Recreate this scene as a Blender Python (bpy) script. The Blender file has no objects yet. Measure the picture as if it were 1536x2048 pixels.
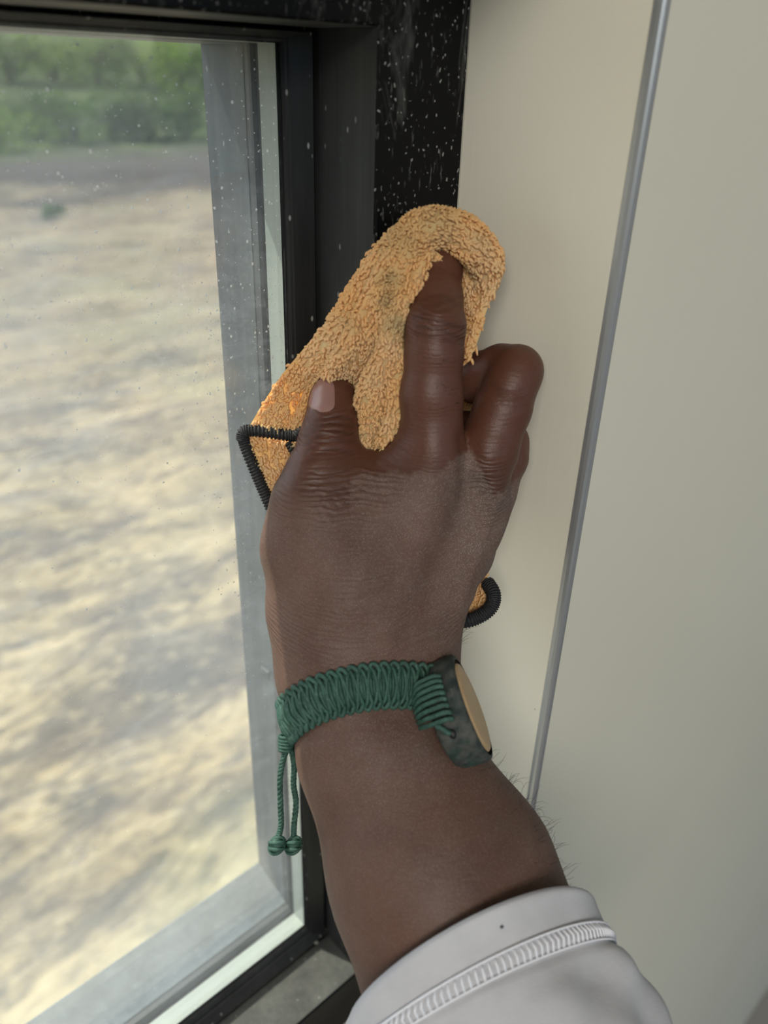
import bpy, bmesh, math, random
import numpy as np
from mathutils import Vector, Matrix
random.seed(7); rng = np.random.default_rng(7)
sc = bpy.context.scene

# ------------------------------------------------------------------ camera
F = 1600.0                                   # focal length in pixels of the 1536x2048 frame
RIGHT = np.array([0.73269866, -0.68000184, 0.02738923])
UP = np.array([0.3081455, 0.36737117, 0.87754474])
FWD = np.array([0.60679405, 0.63453599, -0.47871187])
CAM = np.array([-0.2284, -0.205, 1.5])       # the corner of frame and jamb is x = 0, y = 0
cd = bpy.data.cameras.new('camera'); cam = bpy.data.objects.new('camera', cd)
sc.collection.objects.link(cam); sc.camera = cam
mw = Matrix.Identity(4)
for i in range(3):
    mw[i][0] = RIGHT[i]; mw[i][1] = UP[i]; mw[i][2] = -FWD[i]; mw[i][3] = CAM[i]
cam.matrix_world = mw
cd.sensor_fit = 'VERTICAL'; cd.sensor_height = 32; cd.sensor_width = 24; cd.lens = 32 * F / 2048
cd.clip_start = 0.01; cd.clip_end = 1000
cd.dof.use_dof = True; cd.dof.focus_distance = 0.295; cd.dof.aperture_fstop = 7.5

# ------------------------------------------------------------------ sky, sun, room light, exposure
SUN_DIR = Vector((0.42, -1.0, -1.555)).normalized()      # the way the light travels
w = bpy.data.worlds.new('world'); sc.world = w; w.use_nodes = True
nt = w.node_tree; nt.nodes.clear()
wo = nt.nodes.new('ShaderNodeOutputWorld'); bg = nt.nodes.new('ShaderNodeBackground')
sky = nt.nodes.new('ShaderNodeTexSky'); sky.sky_type = 'NISHITA'; sky.sun_disc = False
sky.sun_elevation = math.asin(-SUN_DIR.z); sky.sun_rotation = math.atan2(-SUN_DIR.x, -SUN_DIR.y)
sky.dust_density = 2.0; bg.inputs[1].default_value = 0.27
nt.links.new(sky.outputs[0], bg.inputs[0]); nt.links.new(bg.outputs[0], wo.inputs[0])
sl = bpy.data.lights.new('sun', 'SUN'); sl.energy = 7.2; sl.angle = math.radians(0.6); sl.color = (1.0, 0.93, 0.82)
so = bpy.data.objects.new('sun', sl); sc.collection.objects.link(so)
so.rotation_euler = SUN_DIR.to_track_quat('-Z', 'Y').to_euler()
def area(name, loc, target, sx, sy, power, col):
    l = bpy.data.lights.new(name, 'AREA'); l.shape = 'RECTANGLE'; l.size = sx; l.size_y = sy; l.energy = power; l.color = col
    o = bpy.data.objects.new(name, l); sc.collection.objects.link(o); o.location = loc
    o.rotation_euler = (Vector(target) - Vector(loc)).to_track_quat('-Z', 'Y').to_euler()
area('room_fill', (-1.5, -1.5, 2.6), (0.1, 0.0, 1.4), 1.3, 1.1, 50, (1.0, 0.96, 0.89))  # added fill light high behind the lens, stands for no real fitting
sc.view_settings.view_transform = 'Standard'; sc.view_settings.look = 'None'
sc.view_settings.exposure = 0.18; sc.view_settings.gamma = 1.0; sc.view_settings.use_curve_mapping = False

# ------------------------------------------------------------------ helpers
def P(px, py, z):
    """world point seen at pixel (px, py) of the photograph at z metres along the view axis"""
    return CAM + z * (RIGHT * ((px - 768) / F) + UP * (-(py - 1024) / F) + FWD)
def pix(p):
    d = np.asarray(p) - CAM; z = d @ FWD
    return np.stack([768 + F * (d @ RIGHT) / z, 1024 - F * (d @ UP) / z, z], -1)
def W(x, y, z): return (x - 0.2284, y - 0.205, z + 1.5)   # metres from the lens, turned to the room's axes

def mesh_obj(name, verts, faces, mat=None, parent=None, smooth=True, **props):
    me = bpy.data.meshes.new(name)
    verts = np.asarray(verts, dtype=np.float32); 
    if isinstance(faces, np.ndarray):
        k = faces.shape[1]; nf = len(faces)
        me.vertices.add(len(verts)); me.vertices.foreach_set('co', verts.ravel())
        me.loops.add(nf * k); me.loops.foreach_set('vertex_index', faces.ravel().astype(np.int32))
        me.polygons.add(nf); me.polygons.foreach_set('loop_start', np.arange(0, nf * k, k, dtype=np.int32))
        me.update(calc_edges=True); me.validate()
    else:
        me.from_pydata([tuple(map(float, v)) for v in verts], [], faces)
    if smooth: me.polygons.foreach_set('use_smooth', np.ones(len(me.polygons), dtype=bool))
    if mat: me.materials.append(mat)
    o = bpy.data.objects.new(name, me); sc.collection.objects.link(o)
    if parent: o.parent = parent
    for k, v in props.items(): o[k] = v
    return o
def empty(name, **props):
    o = bpy.data.objects.new(name, None); sc.collection.objects.link(o); o.empty_display_size = .02
    for k, v in props.items(): o[k] = v
    return o
def box(name, lo, hi, mat, parent=None, bevel=0.0, **props):
    bm = bmesh.new(); bmesh.ops.create_cube(bm, size=1)
    lo = Vector(lo); hi = Vector(hi)
    for v in bm.verts: v.co = Vector([(lo[i] + hi[i]) / 2 + v.co[i] * (hi[i] - lo[i]) for i in range(3)])
    if bevel: bmesh.ops.bevel(bm, geom=bm.edges[:], offset=bevel, segments=3, affect='EDGES', profile=.5)
    me = bpy.data.meshes.new(name); bm.to_mesh(me); bm.free(); me.materials.append(mat)
    o = bpy.data.objects.new(name, me); sc.collection.objects.link(o)
    if parent: o.parent = parent
    for k, v in props.items(): o[k] = v
    return o
def catmull(pts, n):
    """resample a polyline of d-dimensional points to n points through a Catmull-Rom spline"""
    p = np.asarray(pts, float); m = len(p)
    q = np.vstack([2 * p[0] - p[1], p, 2 * p[-1] - p[-2]])
    u = np.linspace(0, m - 1, n); i = np.minimum(u.astype(int), m - 2); t = (u - i)[:, None]
    a, b, c, d = q[i], q[i + 1], q[i + 2], q[i + 3]
    return .5 * (2 * b + (c - a) * t + (2 * a - 5 * b + 4 * c - d) * t ** 2 + (3 * b - a - 3 * c + d) * t ** 3)
def tube(path, rad, seg=8, caps=True):
    path = np.asarray(path, float); n = len(path); rad = np.broadcast_to(np.asarray(rad, float), (n,))
    T = np.gradient(path, axis=0); T /= np.linalg.norm(T, axis=1)[:, None] + 1e-12
    a = np.array([0, 0, 1.]) if abs(T[0][2]) < .9 else np.array([1., 0, 0])
    N = np.zeros_like(path); N[0] = np.cross(T[0], a); N[0] /= np.linalg.norm(N[0])
    for i in range(1, n):
        v = N[i - 1] - T[i] * (N[i - 1] @ T[i]); N[i] = v / (np.linalg.norm(v) + 1e-12)
    B = np.cross(T, N); an = np.arange(seg) * 2 * math.pi / seg
    V = (path[:, None, :] + rad[:, None, None] * (np.cos(an)[None, :, None] * N[:, None, :] + np.sin(an)[None, :, None] * B[:, None, :])).reshape(-1, 3)
    f = []
    for i in range(n - 1):
        for j in range(seg):
            k = (j + 1) % seg; f.append([i * seg + j, i * seg + k, (i + 1) * seg + k, (i + 1) * seg + j])
    V = np.vstack([V, path[0] - T[0] * rad[0] * .5, path[-1] + T[-1] * rad[-1] * .5])
    if caps:
        c0 = n * seg; c1 = c0 + 1
        for j in range(seg):
            k = (j + 1) % seg; f.append([c0, k, j, j]); f.append([c1, (n - 1) * seg + j, (n - 1) * seg + k, (n - 1) * seg + k])
    return V, [list(dict.fromkeys(q)) for q in f]
def join(parts):
    V = []; Fc = []; o = 0
    for v, f in parts:
        V.append(np.asarray(v)); Fc += [[i + o for i in q] for q in f]; o += len(v)
    return np.vstack(V), Fc
def ball(c, rx, ry=None, rz=None, axes=None, nu=14, nv=9):
    ry = ry or rx; rz = rz or rx; axes = np.eye(3) if axes is None else axes
    V = []; f = []
    for j in range(nv + 1):
        th = math.pi * j / nv
        for i in range(nu):
            ph = 2 * math.pi * i / nu
            l = np.array([rx * math.sin(th) * math.cos(ph), ry * math.sin(th) * math.sin(ph), rz * math.cos(th)]); V.append(c + l @ axes)
    for j in range(nv):
        for i in range(nu):
            k = (i + 1) % nu; f.append([j * nu + i, (j + 1) * nu + i, (j + 1) * nu + k, j * nu + k])
    return np.array(V), f

# ------------------------------------------------------------------ materials
class NT:
    def __init__(s, name):
        s.m = bpy.data.materials.new(name); s.m.use_nodes = True; s.t = s.m.node_tree; s.t.nodes.clear()
        s.out = s.n('ShaderNodeOutputMaterial'); s.tc = s.n('ShaderNodeTexCoord')
    def n(s, ty, **kw):
        x = s.t.nodes.new(ty)
        for k, v in kw.items():
            if k.startswith('i_'): x.inputs[k[2:].replace('_', ' ')].default_value = v
            else: setattr(x, k, v)
        return x
    def l(s, a, b): s.t.links.new(a, b)
    def mapping(s, scale=(1, 1, 1), rot=(0, 0, 0), src='Object'):
        m = s.n('ShaderNodeMapping'); m.inputs['Scale'].default_value = scale; m.inputs['Rotation'].default_value = rot
        s.l(s.tc.outputs[src], m.inputs[0]); return m.outputs[0]
    def noise(s, vec, scale, detail=4, rough=.55, dist=0):
        x = s.n('ShaderNodeTexNoise'); x.inputs['Scale'].default_value = scale; x.inputs['Detail'].default_value = detail
        x.inputs['Roughness'].default_value = rough; x.inputs['Distortion'].default_value = dist
        s.l(vec, x.inputs['Vector']); return x.outputs['Fac']
    def voro(s, vec, scale, feature='F1', rnd=1.0):
        x = s.n('ShaderNodeTexVoronoi', feature=feature); x.inputs['Scale'].default_value = scale; x.inputs['Randomness'].default_value = rnd
        s.l(vec, x.inputs['Vector']); return x
    def ramp(s, fac, stops, interp='LINEAR'):
        x = s.n('ShaderNodeValToRGB'); e = x.color_ramp; e.interpolation = interp
        while len(e.elements) < len(stops): e.elements.new(.5)
        for el, (p, c) in zip(e.elements, stops):
            el.position = p; el.color = (*c, 1) if isinstance(c, (tuple, list)) else (c, c, c, 1)
        s.l(fac, x.inputs[0]); return x.outputs[0]
    def mix(s, fac, a, b, blend='MIX'):
        x = s.n('ShaderNodeMix', data_type='RGBA', blend_type=blend)
        for v, i in ((fac, 0), (a, 6), (b, 7)):
            if hasattr(v, 'links'): s.l(v, x.inputs[i])
            else: x.inputs[i].default_value = v if not isinstance(v, tuple) else (*v, 1)[:4]
        return x.outputs[2]
    def math(s, op, a, b=0.0, clamp=False):
        x = s.n('ShaderNodeMath', operation=op, use_clamp=clamp)
        for v, i in ((a, 0), (b, 1)):
            if hasattr(v, 'links'): s.l(v, x.inputs[i])
            else: x.inputs[i].default_value = v
        return x.outputs[0]
    def bump(s, h, strength, dist, prev=None):
        x = s.n('ShaderNodeBump'); x.inputs['Strength'].default_value = strength; x.inputs['Distance'].default_value = dist
        s.l(h, x.inputs['Height'])
        if prev: s.l(prev, x.inputs['Normal'])
        return x.outputs[0]
    def attr(s, name):
        x = s.n('ShaderNodeAttribute', attribute_name=name); return x.outputs['Fac']
    def pbr(s, color=(.5, .5, .5), rough=.5, normal=None, **kw):
        x = s.n('ShaderNodeBsdfPrincipled')
        for v, k in ((color, 'Base Color'), (rough, 'Roughness')):
            if hasattr(v, 'links'): s.l(v, x.inputs[k])
            else: x.inputs[k].default_value = (*v, 1) if isinstance(v, tuple) else v
        if normal: s.l(normal, x.inputs['Normal'])
        for k, v in kw.items():
            k = k.replace('_', ' ')
            if hasattr(v, 'links'): s.l(v, x.inputs[k])
            else: x.inputs[k].default_value = v
        return x.outputs[0]
    def done(s, sh): s.l(sh, s.out.inputs[0]); return s.m

def mat_black_frame():
    """black powder-coated aluminium spattered with dried white drops"""
    t = NT('black_frame'); o = t.mapping()
    big = t.noise(o, 9, 3); area = t.ramp(big, [(.40, 0.), (.55, 1.)])
    wv = t.n('ShaderNodeVectorMath', operation='MULTIPLY_ADD'); wn = t.n('ShaderNodeTexNoise'); wn.inputs['Scale'].default_value = 420; t.l(o, wn.inputs['Vector'])
    t.l(wn.outputs['Color'], wv.inputs[0]); wv.inputs[1].default_value = (.0022, .0022, .0022); t.l(t.mapping((1, 1, .85)), wv.inputs[2])
    v = t.voro(wv.outputs[0], 190); r1 = t.ramp(v.outputs['Distance'], [(.10, 1.), (.2, 0.)])
    sel = t.ramp(v.outputs['Color'], [(.48, 0.), (.56, 1.)])
    v2 = t.voro(wv.outputs[0], 520); r2 = t.ramp(v2.outputs['Distance'], [(.14, 1.), (.25, 0.)])
    sel2 = t.ramp(v2.outputs['Color'], [(.5, 0.), (.56, 1.)])
    hi = t.n('ShaderNodeSeparateXYZ'); t.l(o, hi.inputs[0])
    up = t.n('ShaderNodeMapRange'); t.l(hi.outputs['Z'], up.inputs[0]); up.inputs[1].default_value = 1.32; up.inputs[2].default_value = 1.49
    smear = t.ramp(t.noise(t.mapping((1, 1, .3)), 45, 5, .7, 1.2), [(.56, 0.), (.8, .35)])
    fine = t.ramp(t.noise(t.mapping((1, 1, .25)), 420, 3, .7), [(.6, 0.), (.78, .35)])
    d = t.math('MULTIPLY', t.math('MULTIPLY', r1, sel), .8)
    d = t.math('MAXIMUM', d, t.math('MULTIPLY', t.math('MULTIPLY', r2, sel2), .5))
    d = t.math('MULTIPLY', d, area)
    d = t.math('MAXIMUM', d, t.math('MULTIPLY', t.math('ADD', smear, fine), .85))
    d = t.math('MULTIPLY', d, up.outputs[0])
    c = t.mix(d, (.0045, .0045, .0048), (.45, .45, .42))
    rg = t.math('ADD', t.math('MULTIPLY', d, .4), .34)
    return t.done(t.pbr(c, rg, t.bump(d, .3, .0006), Specular_IOR_Level=.09))
def mat_grey_frame(name, base, dust, amount):
    """satin charcoal aluminium dulled by a thin film of dust"""
    t = NT(name); o = t.mapping()
    n = t.ramp(t.noise(t.mapping((1, 1, .06)), 260, 5, .7), [(.35, 0.), (.75, 1.)])
    b = t.ramp(t.noise(o, 14, 4), [(.3, .25), (.8, 1.)])
    sp = t.voro(t.mapping((1, 1, .5)), 260); s = t.math('MULTIPLY', t.ramp(sp.outputs['Distance'], [(.08, 1.), (.16, 0.)]), t.ramp(sp.outputs['Color'], [(.62, 0.), (.66, 1.)]))
    d = t.math('MULTIPLY', t.math('MULTIPLY', n, b), amount)
    ge = t.n('ShaderNodeNewGeometry'); sz = t.n('ShaderNodeSeparateXYZ'); t.l(ge.outputs['Normal'], sz.inputs[0])   # dust settles on level faces
    lev = t.math('MULTIPLY', t.math('ABSOLUTE', sz.outputs['Z']), t.ramp(t.noise(o, 40, 5, .7), [(.3, .25), (.7, .85)]))
    d = t.math('ADD', d, t.math('MULTIPLY', lev, .62), True)
    c = t.mix(d, base, dust); c = t.mix(t.math('MULTIPLY', s, .5), c, (.4, .4, .38))
    return t.done(t.pbr(c, .45, t.bump(n, .08, .0003), Specular_IOR_Level=.25))
def mat_simple(name, c, r, **k):
    t = NT(name); o = t.mapping(); n = t.noise(o, 60, 4)
    cc = t.mix(t.math('MULTIPLY', n, .35), c, tuple(x * .7 for x in c))
    return t.done(t.pbr(cc, r, t.bump(n, .05, .001), **k))
def mat_paint(name, c, brush=True):
    t = NT(name); o = t.mapping()
    streak = t.noise(t.mapping((1, 1, .02)), 900, 3, .6); big = t.noise(o, 7, 3)
    c2 = t.mix(t.ramp(big, [(.3, 0.), (.7, 1.)]), c, tuple(x * .965 for x in c))
    v = t.voro(o, 55); spot = t.math('MULTIPLY', t.ramp(v.outputs['Distance'], [(.018, 1.), (.03, 0.)]), t.ramp(v.outputs['Color'], [(.6, 0.), (.62, 1.)]))
    c2 = t.mix(t.math('MULTIPLY', spot, .5), c2, (.12, .11, .09))
    nm = t.bump(streak, .10 if brush else .03, .0006); nm = t.bump(t.noise(o, 130, 3), .05, .0008, nm)
    return t.done(t.pbr(c2, .38, nm))
def mat_glass(inner):
    """clear pane carrying a thin film of dust and dried drops"""
    t = NT('dusty_glass_inner' if inner else 'dusty_glass_outer'); o = t.mapping()
    tr = t.n('ShaderNodeBsdfTransparent'); tr.inputs[0].default_value = (.955, .972, .965, 1)
    gl = t.n('ShaderNodeBsdfGlossy'); gl.inputs['Roughness'].default_value = .015; gl.inputs[0].default_value = (1, 1, 1, 1)
    fa = t.n('ShaderNodeLayerWeight'); fa.inputs[0].default_value = .5; fr = t.math('ADD', t.math('MULTIPLY', t.math('POWER', fa.outputs['Facing'], 5.0), .96), .04)
    m1 = t.n('ShaderNodeMixShader'); t.l(fr, m1.inputs[0]); t.l(tr.outputs[0], m1.inputs[1]); t.l(gl.outputs[0], m1.inputs[2])
    df = t.n('ShaderNodeBsdfDiffuse'); df.inputs[0].default_value = (.75, .78, .8, 1)
    tl = t.n('ShaderNodeBsdfTranslucent'); tl.inputs[0].default_value = (.75, .8, .84, 1)
    m2 = t.n('ShaderNodeMixShader'); m2.inputs[0].default_value = .62; t.l(df.outputs[0], m2.inputs[1]); t.l(tl.outputs[0], m2.inputs[2])
    film = t.ramp(t.noise(t.mapping((1, 1, .8)), 11, 5, .6, .6), [(.3, .012), (.75, .05)])
    wipe = t.ramp(t.noise(t.mapping((1, 1, 3.2), (0, .5, 0)), 22, 6, .75, 1.5), [(.54, 0.), (.8, .10)])
    grain = t.ramp(t.noise(o, 900, 2, .6), [(.56, 0.), (.72, .07)])
    if inner:
        v = t.voro(o, 210); s = t.math('MULTIPLY', t.ramp(v.outputs['Distance'], [(.05, .75), (.13, 0.)]), t.ramp(v.outputs['Color'], [(.60, 0.), (.64, 1.)]))
        reg = t.ramp(t.noise(o, 7, 3), [(.36, .12), (.58, 1.)])
        s = t.math('MULTIPLY', s, reg); d = t.math('ADD', t.math('ADD', film, wipe), t.math('ADD', s, t.math('MULTIPLY', grain, reg)), True)
    else:
        d = t.math('ADD', t.math('MULTIPLY', film, 1.5), t.math('MULTIPLY', wipe, .8), True)
    m3 = t.n('ShaderNodeMixShader'); t.l(d, m3.inputs[0]); t.l(m1.outputs[0], m3.inputs[1]); t.l(m2.outputs[0], m3.inputs[2])
    return t.done(m3.outputs[0])
def mat_skin():
    t = NT('skin'); o = t.mapping()
    dust = t.attr('dust'); red = t.attr('warm'); crease = t.attr('crease')
    n1 = t.noise(o, 45, 4); n2 = t.noise(o, 800, 3, .7)
    base = t.mix(t.ramp(n1, [(.3, 0.), (.7, 1.)]), (.070, .030, .019), (.105, .049, .032))
    base = t.mix(red, base, (.098, .036, .021))
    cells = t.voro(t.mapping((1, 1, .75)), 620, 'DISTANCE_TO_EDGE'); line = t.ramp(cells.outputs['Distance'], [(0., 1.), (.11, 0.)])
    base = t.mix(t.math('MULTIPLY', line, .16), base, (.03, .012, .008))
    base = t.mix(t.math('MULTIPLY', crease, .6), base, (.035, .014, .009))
    vs = t.voro(o, 2300); speck = t.math('MULTIPLY', t.ramp(vs.outputs['Distance'], [(.2, 1.), (.38, 0.)]), t.ramp(vs.outputs['Color'], [(.38, 0.), (.5, 1.)]))
    patch = t.ramp(t.noise(o, 70, 5, .65), [(.3, .35), (.7, 1.)])
    film = t.math('MULTIPLY', t.math('MULTIPLY', dust, patch), t.math('ADD', t.math('MULTIPLY', n2, .22), .06))
    sp = t.math('MULTIPLY', t.math('MULTIPLY', speck, dust), .42)
    c = t.mix(t.math('ADD', film, sp, True), base, (.36, .31, .27))
    rough = t.math('ADD', t.math('MULTIPLY', dust, .20), t.math('ADD', t.math('MULTIPLY', n1, .16), .36))
    wr = t.n('ShaderNodeTexWave', wave_type='BANDS', bands_direction='Z'); wr.inputs['Scale'].default_value = 210; wr.inputs['Distortion'].default_value = 9
    wr.inputs['Detail'].default_value = 3; wr.inputs['Detail Scale'].default_value = 1.2; t.l(t.mapping((.35, .35, 1)), wr.inputs['Vector'])
    wrk = t.math('MULTIPLY', wr.outputs['Fac'], t.math('ADD', t.attr('wrinkle'), .07))
    nm = t.bump(wrk, .55, .0006)
    nm = t.bump(t.math('MULTIPLY', line, -1.0), .12, .00015, nm)
    nm = t.bump(n2, .30, .0003, nm)
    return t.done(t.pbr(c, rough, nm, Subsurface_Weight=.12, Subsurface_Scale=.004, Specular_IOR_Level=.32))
def mat_terry(name, gain=1.0):
    """orange cotton terry, faded and soiled in patches, lets some light through"""
    t = NT(name); o = t.mapping()
    n = t.noise(o, 38, 4, .6); f = t.noise(o, 900, 2)
    c = t.mix(t.ramp(n, [(.42, 0.), (.66, 1.)]), (.93, .65, .285), (.92, .75, .43))
    c = t.mix(t.math('MULTIPLY', t.attr('soil'), .62), c, (.34, .33, .21))
    c = t.mix(t.math('MULTIPLY', f, .35), c, (.84, .58, .27))
    df = t.n('ShaderNodeBsdfDiffuse'); t.l(c, df.inputs[0])
    tl = t.n('ShaderNodeBsdfTranslucent'); tc = t.mix(1.0, c, (1.0, .56, .15), 'MULTIPLY'); t.l(tc, tl.inputs[0])
    m = t.n('ShaderNodeMixShader'); m.inputs[0].default_value = .43; t.l(df.outputs[0], m.inputs[1]); t.l(tl.outputs[0], m.inputs[2])
    return t.done(m.outputs[0])
def mat_cord():
    t = NT('green_waxed_cord'); o = t.mapping(); n = t.noise(o, 300, 4, .7)
    tw = t.n('ShaderNodeTexWave', wave_type='BANDS', bands_direction='DIAGONAL'); tw.inputs['Scale'].default_value = 900; tw.inputs['Distortion'].default_value = 3; t.l(o, tw.inputs['Vector'])
    c = t.mix(t.ramp(n, [(.35, 0.), (.7, 1.)]), (.010, .048, .032), (.036, .105, .078))
    c = t.mix(t.math('MULTIPLY', t.ramp(t.noise(o, 1400, 2), [(.55, 0.), (.75, 1.)]), .4), c, (.14, .22, .19))
    return t.done(t.pbr(c, .62, t.bump(tw.outputs['Fac'], .35, .0002)))
def mat_black_yarn():
    t = NT('black_overlock_yarn'); o = t.mapping(); n = t.noise(o, 1500, 3)
    return t.done(t.pbr(t.mix(t.ramp(n, [(.4, 0.), (.8, 1.)]), (.006, .006, .007), (.03, .03, .032)), .75, t.bump(n, .6, .0003)))
def mat_sleeve():
    t = NT('white_knit_cotton'); o = t.mapping(); n = t.noise(o, 1300, 3, .7); b = t.noise(o, 60, 4)
    v = t.voro(o, 1100)
    c = t.mix(t.ramp(b, [(.35, 0.), (.7, 1.)]), (.43, .425, .44), (.50, .495, .51))
    nm = t.bump(n, .35, .0003); nm = t.bump(v.outputs['Distance'], .15, .0002, nm)
    df = t.pbr(c, .9, nm, Specular_IOR_Level=.1)
    return t.done(df)
def mat_ground():
    t = NT('dry_field_soil'); B = math.radians(-11.7)
    def mp(sx, sy): return t.mapping((sx, sy, 1), (0, 0, -B))
    g = t.n('ShaderNodeSeparateXYZ'); t.l(t.tc.outputs['Object'], g.inputs[0])
    n0 = t.noise(mp(.55, 1.9), .6, 6, .62, .6); n1 = t.noise(mp(.5, 1.5), 1.6, 6, .7, .4); n2 = t.noise(t.tc.outputs['Object'], .16, 4)
    c = t.mix(t.ramp(n0, [(.40, 0.), (.56, 1.)]), (.120, .098, .080), (.36, .285, .165))
    c = t.mix(t.ramp(n1, [(.38, .9), (.49, 0.)]), c, (.085, .076, .068))
    c = t.mix(t.ramp(n1, [(.55, 0.), (.75, .7)]), c, (.46, .395, .27))
    n3 = t.noise(mp(.8, 1.5), 4.5, 4, .7, .3)
    c = t.mix(t.ramp(n3, [(.36, .75), (.5, 0.)]), c, (.11, .092, .072)); c = t.mix(t.ramp(n3, [(.54, 0.), (.68, .6)]), c, (.50, .415, .25))
    c = t.mix(t.ramp(n2, [(.52, 0.), (.64, .35)]), c, (.33, .36, .20))
    return t, c, g, n1
def mat_field():
    t, c, g, n1 = mat_ground()
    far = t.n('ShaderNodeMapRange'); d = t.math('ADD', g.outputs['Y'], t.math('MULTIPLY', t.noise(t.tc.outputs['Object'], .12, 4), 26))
    t.l(d, far.inputs[0]); far.inputs[1].default_value = 62; far.inputs[2].default_value = 74
    n3 = t.noise(t.tc.outputs['Object'], .35, 5, .6)
    gr = t.ramp(n3, [(.35, (.03, .04, .02)), (.55, (.065, .09, .03)), (.75, (.15, .15, .08))])
    dark_band = t.n('ShaderNodeMapRange'); t.l(d, dark_band.inputs[0]); dark_band.inputs[1].default_value = 47; dark_band.inputs[2].default_value = 52  # darker band across the field colour, just short of the green
    gz = t.n('ShaderNodeMapRange'); t.l(g.outputs['Y'], gz.inputs[0]); gz.inputs[1].default_value = 7; gz.inputs[2].default_value = 16
    c = t.mix(t.math('MULTIPLY', gz.outputs[0], .55), c, (.19, .155, .118))
    c = t.mix(t.math('MULTIPLY', dark_band.outputs[0], .85), c, (.050, .045, .046))
    c = t.mix(far.outputs[0], c, gr)
    return t.done(t.pbr(c, .95, t.bump(n1, .6, .25), Specular_IOR_Level=.1))
def mat_leaf(name, a, b):
    t = NT(name); n = t.noise(t.mapping(), 1.4, 3)
    c = t.mix(t.ramp(n, [(.35, 0.), (.65, 1.)]), a, b)
    df = t.n('ShaderNodeBsdfDiffuse'); t.l(c, df.inputs[0]); tl = t.n('ShaderNodeBsdfTranslucent'); t.l(c, tl.inputs[0])
    m = t.n('ShaderNodeMixShader'); m.inputs[0].default_value = .3; t.l(df.outputs[0], m.inputs[1]); t.l(tl.outputs[0], m.inputs[2])
    return t.done(m.outputs[0])
M_BLACK = mat_black_frame()
M_REVEAL = mat_grey_frame('charcoal_reveal', (.015, .0165, .017), (.15, .15, .135), .26)
M_BEAD = mat_grey_frame('charcoal_bead', (.009, .0092, .0095), (.10, .10, .09), .22)
M_EXT = mat_grey_frame('weathered_grey_frame', (.030, .035, .040), (.17, .19, .21), .45)
M_RUB = mat_simple('black_rubber', (.008, .008, .009), .55)
M_GASK = mat_grey_frame('black_gasket', (.007, .007, .008), (.15, .15, .145), .2)
M_SPACER = mat_simple('pale_spacer', (.29, .32, .29), .35)
M_WALL = mat_paint('cream_wall_board', (.67, .64, .53), False)
M_JAMB = mat_paint('cream_reveal_board', (.71, .68, .575), True)
M_TRIM = mat_simple('grey_corner_trim', (.42, .43, .44), .3, Metallic=.6)
M_GL1 = mat_glass(True); M_GL2 = mat_glass(False)
M_SKIN = mat_skin(); M_TERRY = mat_terry('orange_terry'); M_CORD = mat_cord(); M_YARN = mat_black_yarn(); M_SLEEVE = mat_sleeve()
M_DROP = mat_simple('dried_drop', (.72, .74, .70), .5)
M_PLASTER = mat_simple('plaster', (.62, .60, .55), .8)

# ------------------------------------------------------------------ window
def ring(name, levels, mat, parent, **props):
    """levels: (xL, xR, zB, zT, y) rectangles swept one into the next with mitred corners"""
    V = []; f = []
    for (xl, xr, zb, zt, y) in levels: V += [W(xl, y, zb), W(xr, y, zb), W(xr, y, zt), W(xl, y, zt)]
    for i in range(len(levels) - 1):
        for j in range(4):
            k = (j + 1) % 4; f.append([i * 4 + j, i * 4 + k, (i + 1) * 4 + k, (i + 1) * 4 + j])
    o = mesh_obj(name, V, f, mat, parent, smooth=False, **props)
    return o
win = empty('window_1', kind='structure', label='black framed window with dusty double glazing beside the cream wall')
XL = -0.60
fo = [(XL - .04, .2284, -.4935, .055, .25), (XL - .04, .2284, -.4935, .055, .206), (XL - .0392, .2276, -.4927, .0542, .205),
      (XL - .001, .1888, -.4545, .0136, .205), (XL, .188, -.4535, .0128, .206)]
ring('front_face', fo, M_BLACK, win)
ring('inner_reveal', [(XL, .188, -.4535, .0128, .206), (XL, .188, -.4535, .0128, .2340), (XL - .004, .192, -.4575, .0168, .2342), (XL - .004, .192, -.4575, .0168, .25)], M_REVEAL, win)
ring('glazing_bead', [(XL + .0010, .1870, -.4525, .0118, .2395), (XL + .0010, .1870, -.4525, .0118, .2356), (XL + .002, .1862, -.4517, .0114, .2350), (XL + .0092, .1785, -.4452, .0100, .2374),
      (XL + .0098, .1779, -.4446, .0097, .2382), (XL + .0098, .1779, -.4446, .0097, .2398)], M_BEAD, win)
ring('inner_gasket', [(XL + .0096, .1781, -.4448, .0099, .2380), (XL + .0104, .1773, -.4425, .0092, .2383), (XL + .0112, .1766, -.4400, .0086, .2392), (XL + .0112, .1766, -.4400, .0086, .2402)], M_GASK, win)
ring('spacer', [(XL + .0125, .1753, -.4375, .0082, .24035), (XL + .0125, .1753, -.4375, .0082, .2500)], M_SPACER, win)
ring('outer_gasket', [(XL + .0125, .1753, -.4375, .0082, .2500), (XL + .0125, .1751, -.4372, .0081, .2511)], M_RUB, win)
ring('outer_seal', [(XL + .0125, .1753, -.4365, .0082, .2546), (XL + .0125, .1753, -.4362, .0081, .2590)], M_RUB, win)
ring('outer_frame', [(XL + .0125, .1753, -.4355, .0081, .2580), (XL + .0125, .1753, -.4260, .0081, .2846), (XL + .0118, .1760, -.4262, .0088, .2853),
      (XL - .03, .215, -.475, .045, .2853), (XL - .03, .215, -.475, .045, .255)], M_EXT, win)
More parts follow.
